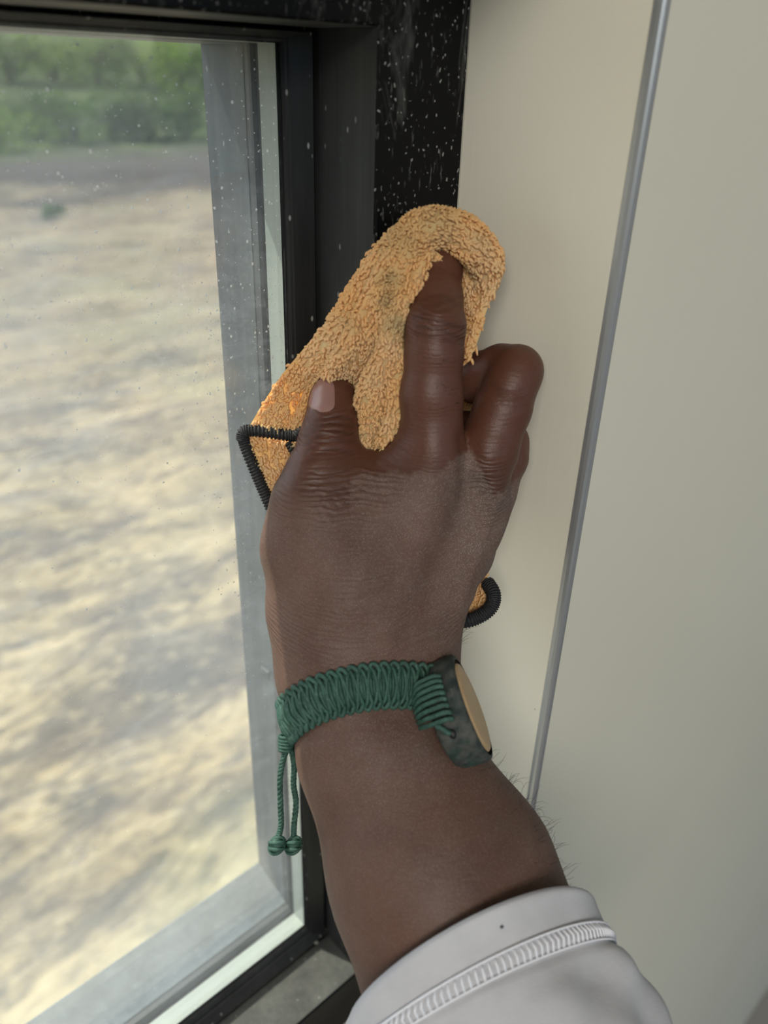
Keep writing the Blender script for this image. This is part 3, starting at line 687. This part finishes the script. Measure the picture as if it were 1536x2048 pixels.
# ------------------------------------------------------------------ sleeve
# ring centre, half width direction; rings are ellipses round the forearm
def sleeve():
    rings = []
    # (left px, left py, right px, right py, z centre, depth half, sag)
    prof = [(706, 2062, 1176, 1796, .253, .041), (702, 2075, 1184, 1800, .253, .0425), (690, 2120, 1196, 1822, .2525, .043), (668, 2190, 1222, 1872, .251, .044), (655, 2240, 1262, 1925, .249, .045),
            (650, 2300, 1300, 1990, .247, .050), (655, 2420, 1345, 2080, .243, .053), (670, 2600, 1420, 2240, .236, .056), (690, 2800, 1500, 2420, .229, .058), (730, 3150, 1640, 2700, .214, .056)]
    n = 72; R = []
    for k, (lx, ly, rx, ry, z, dh) in enumerate(prof):
        a = P(lx, ly, z - .002); b = P(rx, ry, z + .004); c = (a + b) / 2; u = (b - a) / 2
        axis = P(1150, 2500, .228) - P(760, 1400, .277); axis /= np.linalg.norm(axis)
        wv = np.cross(u, axis); wv /= np.linalg.norm(wv)
        if wv @ FWD > 0: wv = -wv                      # towards the camera
        ringp = []
        for i in range(n):
            t = 2 * math.pi * i / n
            p = c + u * math.cos(t) + wv * dh * math.sin(t) * .92
            bulge = np.array([0., 0, 0])
            if math.sin(t) > 0: bulge = -axis * (.0185 * math.sin(t) ** 1.0)   # the hem arches towards the hand on the near side
            ringp.append(p + bulge)
        R.append(np.array(ringp))
    R = np.array(R); m = 67
    out = np.stack([catmull(R[:, i], m) for i in range(n)], 1)
    ctr = out.mean(1, keepdims=True); d = out - ctr; d /= np.linalg.norm(d, axis=2)[..., None]
    for j in range(m):
        s = j / (m - 1) * 9
        for i in range(n):
            t = 2 * math.pi * i / n
            a = 0
            a += -.0010 * math.exp(-((s - 3.45) / .14) ** 2)                          # seam under the hem band
            a += .0012 * math.sin(7 * t + s * 1.4) * np.clip(s - 3, 0, 1.5) + .0010 * math.sin(11 * t - s * 2.2) * np.clip(s - 3.4, 0, 1)
            a += .0006 * math.exp(-((s - 1.4) / .7) ** 2)
            out[j, i] += d[j, i] * a
    inner = out[:26] - d[:26] * .0016
    V = np.vstack([inner[::-1].reshape(-1, 3), (out[0] - (out[1] - out[0]) * .6 - d[0] * .0008).reshape(-1, 3), out.reshape(-1, 3)]); rows = 26 + 1 + m
    f = [[j * n + i, j * n + (i + 1) % n, (j + 1) * n + (i + 1) % n, (j + 1) * n + i] for j in range(rows - 1) for i in range(n)]
    o = mesh_obj('sleeve', V, f, M_SLEEVE, person, label='white knitted cotton sleeve cuff')
    sp = []
    for j, (sa, sb) in enumerate(((20.5, 24.6),)):
        for i in range(150):
            t = i / 150 * n; i0 = int(t) % n; i1 = (i0 + 1) % n; fr = t - int(t)
            def at(sv, lift):
                a = int(sv); b = sv - a; q = (out[a] * (1 - b) + out[a + 1] * b); dd = d[a]
                return q[i0] * (1 - fr) + q[i1] * fr + (dd[i0]) * lift
            sl_ = (i % 2) * .2
            sp.append(tube([at(sa + sl_, .0002), at((sa + sb) / 2, .0011), at(sb + sl_, .0002)], .00042, 5))
    for sv in (20.4, 24.8):
        ln = [out[int(sv)][i % n] * (1 - (sv % 1)) + out[int(sv) + 1][i % n] * (sv % 1) + d[int(sv)][i % n] * .0007 for i in range(n + 1)]
        sp.append(tube(catmull(ln, 220), .00034, 5))
    v, f = join(sp); mesh_obj('stitching', v, f, mat_simple('white_thread', (.80, .80, .84), .8), o, kind='stuff')
    c = P(1012, 1823, .2); 
    # small dark fleck on the cuff
    k = np.argmin(np.linalg.norm(pix(out.reshape(-1, 3))[:, :2] - np.array([1012, 1852]), axis=1) + 1000 * (pix(out.reshape(-1, 3))[:, 2] > .245)); q = out.reshape(-1, 3)[k]; dn = d.reshape(-1, 3)[k]
    v, f = ball(q + dn * .0001, .0006, .0005, .0004); mesh_obj('fleck', v, f, mat_simple('grey_fleck', (.06, .06, .08), .8), o, label='small dark fleck')
sleeve()

# ------------------------------------------------------------------ bracelet
brac = empty('bracelet', label='green braided cord bracelet with a round wooden disc, worn round the wrist', category='bracelet'); brac.location = Vector(P(740, 1400, .276))
def bpart(name, v, f, mat, parent=None, **k):
    p = parent or brac
    org = np.array(brac.location)
    o = mesh_obj(name, np.asarray(v) - org, f, mat, p, **k); return o
def surf_at(px_, py_):
    o = P(px_, py_, .15); d = (P(px_, py_, .3) - o); d /= np.linalg.norm(d); p = o.copy()
    for _ in range(60):
        s = hand_sdf(p[None])[0]; p = p + d * s * .9
        if s < .0001: break
    return p
path_px = [(922, 1392), (890, 1382), (850, 1374), (800, 1370), (750, 1371), (700, 1379), (650, 1393), (610, 1412), (585, 1432)]
cen = [surf_at(*q) for q in path_px]
# closing the loop behind the wrist
cw = P(745, 1400, .277)
back = [P(552, 1458, .274), P(556, 1478, .292), P(620, 1480, .303), (P(740, 1470, .306)), P(850, 1450, .303), P(915, 1420, .290)]
back2 = []
for b in back:
    dirn = b - cw; dirn /= np.linalg.norm(dirn); p = cw + dirn * .06
    for _ in range(60): p = p - dirn * hand_sdf(p[None])[0] * .8
    back2.append(p)
loop = np.array(cen + back2 + [cen[0]])
L = catmull(loop, 900)
for i in range(len(L)):
    pass
gN = grad(hand_sdf, L); Tn = np.gradient(L, axis=0); Tn /= np.linalg.norm(Tn, axis=1)[:, None]
for s_ in range(2): gN = (np.roll(gN, 6, 0) + gN + np.roll(gN, -6, 0)) / 3
gN -= Tn * (gN * Tn).sum(1)[:, None]; gN /= np.linalg.norm(gN, axis=1)[:, None]
Bn = np.cross(Tn, gN)                                           # across the band
arc = np.concatenate([[0], np.cumsum(np.linalg.norm(np.diff(L, axis=0), axis=1))]); tot = arc[-1]
def fr(s):
    s = s % tot; i = int(np.searchsorted(arc, s)); i = min(max(i, 0), len(L) - 1); return L[i], Tn[i], gN[i], Bn[i]
hw = .0056; pitch = .0030; nk = int(tot / pitch); vis = []; band = []
for k in range(nk):
    s0 = k * pitch
    for side in (-1, 1):
        pts = []
        # one knot half: cord sweeps across the band with an edge loop
        for (ds, w_, h_) in ((-.2, -1.02, .0011), (.05, -.80, .0021), (.25, -.3, .0029), (.4, .25, .0030), (.55, .75, .0024), (.75, 1.02, .0014), (.98, 1.10, .0010), (1.12, .92, .0006)):
            q, T_, n_, b_ = fr(s0 + ds * pitch); pts.append(q + n_ * h_ + b_ * hw * w_ * side)
        band.append(tube(catmull(pts, 13), .00066, 6))
    for side in (-1, 1):                                        # rounded edge loops
        pts = []
        for (ds, w_, h_) in ((0, .86, .0018), (.25, 1.12, .0020), (.55, 1.26, .0016), (.85, 1.16, .0012), (1.05, .88, .0010)):
            q, T_, n_, b_ = fr(s0 + ds * pitch); pts.append(q + n_ * h_ + b_ * hw * w_ * side)
        band.append(tube(catmull(pts, 9), .00078, 6))
    for w_ in (-.45, -.15, .15, .45):                           # packed wraps filling the middle
        q, T_, n_, b_ = fr(s0 + (.5 + w_) * pitch)
        pts = [q + b_ * hw * x + n_ * h for x, h in ((-.95, .0008), (-.5, .0019), (0, .0023), (.5, .0019), (.95, .0008))]
        band.append(tube(catmull(pts, 9), .00058, 5))
for off in (-.55, 0, .55):
    band.append(tube([fr(i * .0015)[0] + fr(i * .0015)[2] * .0009 + fr(i * .0015)[3] * hw * off for i in range(int(tot / .0015))], .0010, 6))
v, f = join(band); bpart('band', v, f, M_CORD)
# hanging cords with knotted ends
def twisted(pts, r):
    p = catmull(pts, 90); parts = []; T = np.gradient(p, axis=0); T /= np.linalg.norm(T, axis=1)[:, None]
    A = np.cross(T, FWD); A /= np.linalg.norm(A, axis=1)[:, None]; B_ = np.cross(T, A)
    for ph in (0, 2 * math.pi / 3, 4 * math.pi / 3):
        a = np.arange(len(p)) * .62 + ph
        parts.append(tube(p + (A * np.cos(a)[:, None] + B_ * np.sin(a)[:, None]) * r * .55, r * .62, 6))
    return join(parts)
for pts, kn in (([(578, 1488, .270), (566, 1520, .269), (560, 1560, .269), (561, 1610, .270), (562, 1650, .270), (556, 1676, .270)], (554, 1690)),
                ([(582, 1495, .272), (588, 1530, .272), (587, 1570, .272), (592, 1605, .272), (588, 1650, .272), (587, 1675, .272)], (587, 1690))):
    w3 = [P(*q) for q in pts]; v, f = twisted(w3, .00095); c = bpart('tie_cord', v, f, M_CORD)
    kc = P(kn[0], kn[1], pts[-1][2]); ps = [ball(kc, .0026, .0026, .0032, np.array([RIGHT, FWD, UP]))]
    for k in range(4):
        an = np.linspace(0, 2 * math.pi, 17); tl = [.5, -.6, 1.1, 0][k]
        ps.append(tube([kc + RIGHT * .0026 * math.cos(a) + (UP * math.cos(tl) + FWD * math.sin(tl)) * .0006 * (k - 1.5) + (FWD * math.cos(tl) - UP * math.sin(tl)) * .0026 * math.sin(a) + UP * .0009 * math.sin(a + k) for a in an], .0006, 6))
    v, f = join(ps); bpart('end_knot', v, f, M_CORD, c)
ps = []
kc = P(572, 1486, .270)
for k in range(5):
    c = kc + UP * (.0022 - k * .0011); an = np.linspace(0, 2 * math.pi, 15); ps.append(tube([c + RIGHT * .0022 * math.cos(a) + FWD * .0020 * math.sin(a) for a in an], .0007, 6))
v, f = join(ps); bpart('sliding_knot', v, f, M_CORD)
# wooden disc
def disc():
    fc = P(946, 1413, .2600)                                      # centre of the pale face
    n = RIGHT * .90 + UP * .37 - FWD * .15; n /= np.linalg.norm(n)
    a = RIGHT * .36 - UP * .93; a -= n * (a @ n); a /= np.linalg.norm(a); b = np.cross(n, a)
    def ringp(R, off, seg=72, wob=0.0, seed=0):
        r_ = np.random.default_rng(seed); ph = r_.uniform(0, 6.3, 6); out = []
        for i in range(seg):
            t = 2 * math.pi * i / seg; w_ = 1 + wob * (.5 * math.sin(3 * t + ph[0]) + .35 * math.sin(7 * t + ph[1]) + .25 * math.sin(15 * t + ph[2]) + .2 * math.sin(26 * t + ph[3]))
            out.append(fc + (a * math.cos(t) + b * math.sin(t)) * R * w_ + n * off)
        return out
    R0 = .0178; lev = [(R0 * .30, -.0118, 0), (R0 * .78, -.0118, .03), (R0 * .92, -.0108, .05), (R0 * .96, -.0080, .05), (R0 * .975, -.0050, .05), (R0 * .985, -.0028, .04), (R0 * .985, -.0010, .02), (R0 * .96, -.0001, .006), (R0 * .90, .0001, .0)]
    V = []; seg = 72
    for k, (R, o_, w_) in enumerate(lev): V += ringp(R, o_, seg, w_, 5)
    f = [[k * seg + i, k * seg + (i + 1) % seg, (k + 1) * seg + (i + 1) % seg, (k + 1) * seg + i] for k in range(len(lev) - 1) for i in range(seg)]
    f.append(list(range(seg))[::-1])
    t = NT('dusty_green_bark'); o = t.mapping(); n1 = t.noise(o, 220, 5, .7); n2 = t.noise(o, 700, 3)
    c = t.mix(t.ramp(n1, [(.38, 0.), (.68, 1.)]), (.010, .022, .020), (.075, .072, .062)); c = t.mix(t.ramp(t.noise(o, 90, 3), [(.55, 0.), (.7, .5)]), c, (.03, .075, .055))
    mb = t.done(t.pbr(c, .8, t.bump(n1, .8, .0006)))
    d = bpart('disc', V, f, mb, label='dusty dark green rough sided disc')
    V = [fc + n * .0006]; lv = [(.40, .0006), (.76, .0006), (.80, .0004), (.83, -.0002)]
    for R, o_ in lv: V += ringp(R0 * R, o_, seg)
    f = [[0, 1 + (i + 1) % seg, 1 + i] for i in range(seg)] + [[1 + k * seg + i, 1 + k * seg + (i + 1) % seg, 1 + (k + 1) * seg + (i + 1) % seg, 1 + (k + 1) * seg + i] for k in range(3) for i in range(seg)]
    t = NT('pale_wood'); o = t.mapping((1, 1, .3)); n1 = t.noise(o, 260, 4, .6, 1)
    mw_ = t.done(t.pbr(t.mix(n1, (.55, .38, .20), (.40, .26, .13)), .5, t.bump(n1, .1, .0003)))
    bpart('face', V, f, mw_, d, label='pale wood face')
    # cord ends wrapped into the hole of the disc
    ps = []
    tc_ = math.atan2(-(b @ FWD), -(a @ FWD))                      # the side of the disc nearest the lens
    def sidep(t, off, lift): return fc + (a * math.cos(t) + b * math.sin(t)) * (R0 * 1.0 + lift) + n * off
    sg = 1 if (math.cos(tc_ + .5) < math.cos(tc_)) else -1
    for k in range(8):
        t = tc_ + sg * (1.02 - k * .115)
        ps.append(tube(catmull([sidep(t, -.0160, -.0040), sidep(t, -.0128, -.0002), sidep(t, -.0095, .0006), sidep(t, -.0065 + .0003 * (k % 3), .0007), sidep(t - sg * .03, -.0045, .0002)], 14), .00085, 6))
    ps.append(tube(catmull([sidep(tc_ - sg * (.20 - .38), -.0100, .0006), sidep(tc_ - sg * (.30 - .38), -.0085, .0008), sidep(tc_ - sg * (.38 - .38), -.0075, .0005), sidep(tc_ - sg * (.42 - .38), -.0068, -.0006)], 12), .0009, 6))
    v, f = join(ps); bpart('lashing', v, f, M_CORD)
    V_, f_ = ball(sidep(tc_ - sg * .06, -.0066, -.0004), .0013, .0013, .0016, np.array([n, FWD, a])); bpart('cord_hole', V_, f_, M_RUB, d)
disc()

# ------------------------------------------------------------------ the cloth
cloth = empty('cleaning_cloth', label='orange terry cleaning cloth with black overlocked edge, bunched in the hand', category='cloth'); cloth.location = Vector(P(760, 650, .27)); ORG = np.array(cloth.location)
SHEETS = []
def sheet(rows, nu, nv, folds=None):
    g = np.array([[P(*q) for q in r] for r in rows])
    a = np.stack([catmull(g[i], nu) for i in range(len(g))], 0); b = np.stack([catmull(a[:, j], nv) for j in range(nu)], 1)   # nv x nu
    du = np.gradient(b, axis=1); dv = np.gradient(b, axis=0); n = np.cross(du, dv); n /= np.linalg.norm(n, axis=2)[..., None] + 1e-12
    if (n * FWD).sum(2).mean() > 0: n = -n
    if folds is not None:
        U, T = np.meshgrid(np.linspace(0, 1, nu), np.linspace(0, 1, nv)); b = b + n * folds(U, T)[..., None]
        du = np.gradient(b, axis=1); dv = np.gradient(b, axis=0); n2 = np.cross(du, dv); n2 /= np.linalg.norm(n2, axis=2)[..., None] + 1e-12
        if (n2 * FWD).sum(2).mean() > 0: n2 = -n2
        n = n2
    SHEETS.append((b, n)); return b
g_ = lambda x, c, w_: np.exp(-((x - c) / w_) ** 2)
# front drape: from the fingertip down to the corner beside the thumb
def fold_main(U, T):
    w1 = .40 - .10 * T; w2 = .72 - .06 * T
    r = .0042 * g_(U, w2, .12) * np.clip(T * 6, 0, 1) * np.clip(1.25 - T, 0, 1)
    r -= .0034 * g_(U, .58 - .02 * T, .06) * np.clip(T * 5 - .3, 0, 1)
    r += .0034 * g_(U, w1, .09) + .0014 * g_(U, .16, .08) - .0012 * g_(U, .27, .05)
    r -= .0040 * g_(U, .86, .05) * np.clip(T * 6, 0, 1) * np.clip(1.4 - T * 1.3, 0, 1)
    r += .0015 * g_(U, .97, .06)
    return r * 1.7
main = sheet([
    [(838, 428, .262), (842, 455, .256), (850, 480, .254), (865, 497, .255), (878, 506, .258)],
    [(790, 455, .262), (802, 485, .2575), (816, 515, .2555), (835, 535, .257), (850, 550, .262)],
    [(742, 505, .264), (765, 535, .259), (788, 560, .2570), (810, 585, .259), (835, 600, .264)],
    [(700, 570, .266), (728, 600, .2620), (762, 625, .2595), (792, 645, .261), (830, 660, .266)],
    [(652, 643, .269), (688, 670, .2660), (735, 690, .2640), (780, 710, .264), (825, 720, .268)],
    [(605, 700, .273), (648, 725, .2750), (705, 745, .2730), (762, 765, .267), (818, 780, .270)],
    [(565, 748, .278), (612, 772, .2850), (680, 800, .2860), (750, 825, .271), (805, 845, .273)],
    [(530, 800, .281), (585, 825, .2880), (655, 850, .2930), (735, 875, .276), (795, 905, .276)],
    [(500, 850, .283), (565, 868, .2870), (640, 885, .2900), (715, 925, .280), (780, 960, .280)]], 110, 150, fold_main)
# right flap that hangs behind the index finger
def fold_r(U, T): return .0012 * np.sin(U * 9 + 2 * T) * T + .001 * g_(U, .9, .1)
flap = sheet([
    [(868, 500, .2660), (905, 497, .2655), (948, 508, .2645), (990, 525, .2650)],
    [(868, 560, .2700), (910, 560, .2700), (952, 566, .2670), (992, 572, .2640)],
    [(868, 610, .2710), (905, 615, .2715), (942, 622, .2690), (971, 628, .2650)],
    [(868, 660, .2710), (900, 668, .2710), (930, 672, .2690), (957, 672, .2650)],
    [(868, 715, .2710), (893, 722, .2690), (915, 722, .2670), (938, 716, .2650)]], 46, 70, fold_r)
# layer turned back at the corner, lit from behind, and the smaller turned edge by the thumb
tri = sheet([
    [(490, 868, .2850), (545, 872, .2880), (600, 880, .2910), (660, 890, .2930)],
    [(506, 920, .2850), (552, 925, .2880), (600, 930, .2910), (660, 935, .2930)],
    [(524, 970, .2860), (560, 972, .2880), (605, 975, .2910), (660, 980, .2930)],
    [(544, 1022, .2870), (575, 1025, .2880), (615, 1025, .2910), (660, 1030, .2930)]], 40, 40)
tri2 = sheet([
    [(577, 886, .2840), (600, 884, .2840), (640, 884, .2850)],
    [(590, 915, .2840), (612, 910, .2845), (645, 908, .2850)],
    [(606, 945, .2850), (625, 940, .2850), (650, 938, .2855)]], 20, 20)
# the bulk gathered under the palm, coming out below the hand on the right
bulk = sheet([
    [(800, 720, .2920), (860, 700, .2940), (950, 745, .2950)],
    [(780, 850, .3020), (870, 830, .3040), (965, 820, .2985)],
    [(770, 980, .3080), (850, 980, .3110), (930, 1000, .3090)],
    [(790, 1090, .3090), (870, 1080, .3110), (955, 1095, .3080)],
    [(830, 1180, .3080), (900, 1160, .3080), (978, 1168, .3050)],
    [(850, 1240, .3060), (915, 1240, .3050), (975, 1215, .3020)]], 50, 120, lambda U, T: .003 * np.sin(U * 14) * np.clip(1 - T * .7, 0, 1))
# hood rolled over the fingertip
def tubesheet(cp, nu, nv):
    c = catmull([list(P(x, y, z)) + [r * z / F] for (x, y, z, r) in cp], nu); p, r = c[:, :3], c[:, 3]
    T = np.gradient(p, axis=0); T /= np.linalg.norm(T, axis=1)[:, None]
    A = np.cross(T, FWD); A /= np.linalg.norm(A, axis=1)[:, None]; B_ = np.cross(T, A); an = np.linspace(0, 2 * math.pi, nv)
    n = A[None] * np.cos(an)[:, None, None] + B_[None] * np.sin(an)[:, None, None]
    wr_ = 1 + .06 * np.sin(np.arange(nu)[None, :] * .35) * np.sin(an * 2)[:, None]
    b = p[None] + n * (r[None, :] * wr_)[..., None]; SHEETS.append((b, n)); return b
hood = tubesheet([(792, 668, .2640, 12), (793, 625, .2615, 23), (795, 580, .2590, 30), (800, 535, .2575, 36), (815, 498, .2570, 40), (840, 470, .2570, 40), (875, 456, .2580, 36),
                  (912, 466, .2590, 36), (943, 487, .2600, 36), (966, 513, .2615, 32), (976, 540, .2635, 24), (974, 572, .2660, 14)], 90, 40)
side = tubesheet([(783, 520, .2640, 26), (768, 570, .2640, 28), (776, 640, .2630, 27), (792, 710, .2640, 26), (800, 770, .2670, 24), (796, 830, .2690, 22), (775, 890, .2730, 22), (755, 935, .2830, 20), (735, 985, .2860, 16)], 100, 34)
# soft dirt marks on the cloth
SOIL = [(782, 560, 24, .75), (775, 600, 20, .8), (798, 645, 20, 1.), (870, 440, 50, .5), (700, 640, 22, .35), (810, 480, 40, .5), (960, 480, 20, .3)]
def soil_of(p):
    q = pix(p); s = np.zeros(len(p))
    for x, y, r, a in SOIL: s = np.maximum(s, a * np.exp(-(((q[:, 0] - x) ** 2 + (q[:, 1] - y) ** 2) / r ** 2)))
    return s
def set_attr(o, nm, a): at = o.data.attributes.new(nm, 'FLOAT', 'POINT'); at.data.foreach_set('value', np.asarray(a, np.float32))
VV = []; FF = []; off = 0
for b, n in SHEETS:
    nv, nu = b.shape[:2]; i, j = np.meshgrid(np.arange(nv - 1), np.arange(nu - 1), indexing='ij')
    FF.append(np.stack([i * nu + j, i * nu + j + 1, (i + 1) * nu + j + 1, (i + 1) * nu + j], -1).reshape(-1, 4) + off); VV.append(b.reshape(-1, 3)); off += nv * nu
VV = np.vstack(VV); o = mesh_obj('weave', VV - ORG, np.vstack(FF), M_TERRY, cloth); set_attr(o, 'soil', soil_of(VV))
# terry loops over every sheet
def loops():
    base = []; ls = []
    for k, (b, n) in enumerate(SHEETS):
        d1 = np.cross(b[1:, :-1] - b[:-1, :-1], b[:-1, 1:] - b[:-1, :-1]); ar = np.linalg.norm(d1, axis=2); tot = ar.sum(); cnt_ = int(tot / (.00105 ** 2))
        pr = (ar / tot).ravel(); idx = rng.choice(len(pr), cnt_, p=pr); i, j = np.divmod(idx, ar.shape[1]); u = rng.random((cnt_, 2))
        p = b[i, j] * ((1 - u[:, :1]) * (1 - u[:, 1:])) + b[i + 1, j] * (u[:, :1] * (1 - u[:, 1:])) + b[i, j + 1] * ((1 - u[:, :1]) * u[:, 1:]) + b[i + 1, j + 1] * (u[:, :1] * u[:, 1:])
        nn_ = n[i, j]; tv = b[i + 1, j] - b[i, j] if k < 5 else b[i, j + 1] - b[i, j]; tv = tv / (np.linalg.norm(tv, axis=1)[:, None] + 1e-12)
        base.append(p); ls.append((nn_, tv))
        if k < 5: h = rng.random(len(p)) < (.10, .4, 0, .1, .4)[k]; base.append((p + tv * .0004)[h]); ls.append((-nn_[h], tv[h]))        # the other face of a single layer
    p = np.vstack(base); n = np.vstack([a for a, _ in ls]); tv = np.vstack([b for _, b in ls]); m = len(p)
    lean = tv * rng.normal(.75, .35, (m, 1)) + np.cross(tv, n) * rng.normal(0, .45, (m, 1)) - UP[None] * .25
    lean -= n * (lean * n).sum(1)[:, None]; L_ = rng.uniform(.0012, .0020, (m, 1)); r = rng.uniform(.00036, .00048, (m, 1))
    c = [p, p + n * L_ * .42 + lean * L_ * .20, p + n * L_ * .60 + lean * L_ * .62, p + n * L_ * .42 + lean * L_ * 1.02]
    rad = [r * .8, r * 1.15, r * 1.2, r * .55]; sd = np.cross(n, lean); sd /= np.linalg.norm(sd, axis=1)[:, None] + 1e-12; up2 = np.cross(lean, sd); up2 /= np.linalg.norm(up2, axis=1)[:, None] + 1e-12
    seg = 5; V_ = np.zeros((m, 4, seg, 3))
    for a in range(4):
        for s in range(seg):
            t = 2 * math.pi * s / seg; V_[:, a, s] = c[a] + (sd * math.cos(t) + up2 * math.sin(t)) * rad[a]
    f0 = [[a * seg + s, a * seg + (s + 1) % seg, (a + 1) * seg + (s + 1) % seg, (a + 1) * seg + s] for a in range(3) for s in range(seg)] + [[3 * seg, 3 * seg + 1, 3 * seg + 2, 3 * seg + 3]]
    f0 = np.array(f0); FQ = (f0[None] + (np.arange(m) * seg * 4)[:, None, None]).reshape(-1, 4)
    V_ = V_.reshape(-1, 3)
    o = mesh_obj('pile', V_ - ORG, FQ, M_TERRY, cloth, kind='stuff'); set_attr(o, 'soil', np.repeat(soil_of(p), seg * 4)); print('loops', m)
loops()
# overlocked black edging: a core wrapped with thread
def edging(pts, r, name='edging'):
    c = catmull([P(*q) for q in pts], 60); ps = [tube(c, r * .85, 8)]; ln = np.linalg.norm(np.diff(c, axis=0), axis=1).sum(); m = int(ln / .00105)
    p = catmull(c, m * 8); T = np.gradient(p, axis=0); T /= np.linalg.norm(T, axis=1)[:, None]; A = np.cross(T, FWD); A /= np.linalg.norm(A, axis=1)[:, None]; B_ = np.cross(T, A); a = np.arange(len(p)) * 2 * math.pi / 8
    ps.append(tube(p + (A * np.cos(a)[:, None] + B_ * np.sin(a)[:, None]) * r * .92, .00042, 5)); v, f = join(ps)
    return mesh_obj(name, v - ORG, f, M_YARN, cloth, label='black overlocked edging')
edging([(484, 880, .2838), (487, 864, .2832), (505, 861, .2830), (540, 865, .2835), (575, 870, .2840), (598, 872, .2840), (640, 878, .286)], .0021)
edging([(484, 866, .2845), (492, 895, .2845), (510, 940, .2850), (527, 980, .2856), (545, 1020, .2865), (570, 1060, .289)], .0021)
edging([(576, 886, .2838), (588, 908, .2838), (600, 932, .2845)], .0011)
edging([(592, 872, .2825), (606, 862, .2825), (630, 862, .284)], .0018)
edging([(975, 1166, .3040), (986, 1184, .3000), (987, 1202, .2985), (979, 1218, .2980), (960, 1232, .2985), (936, 1241, .2995), (900, 1245, .304), (860, 1245, .306)], .0027)
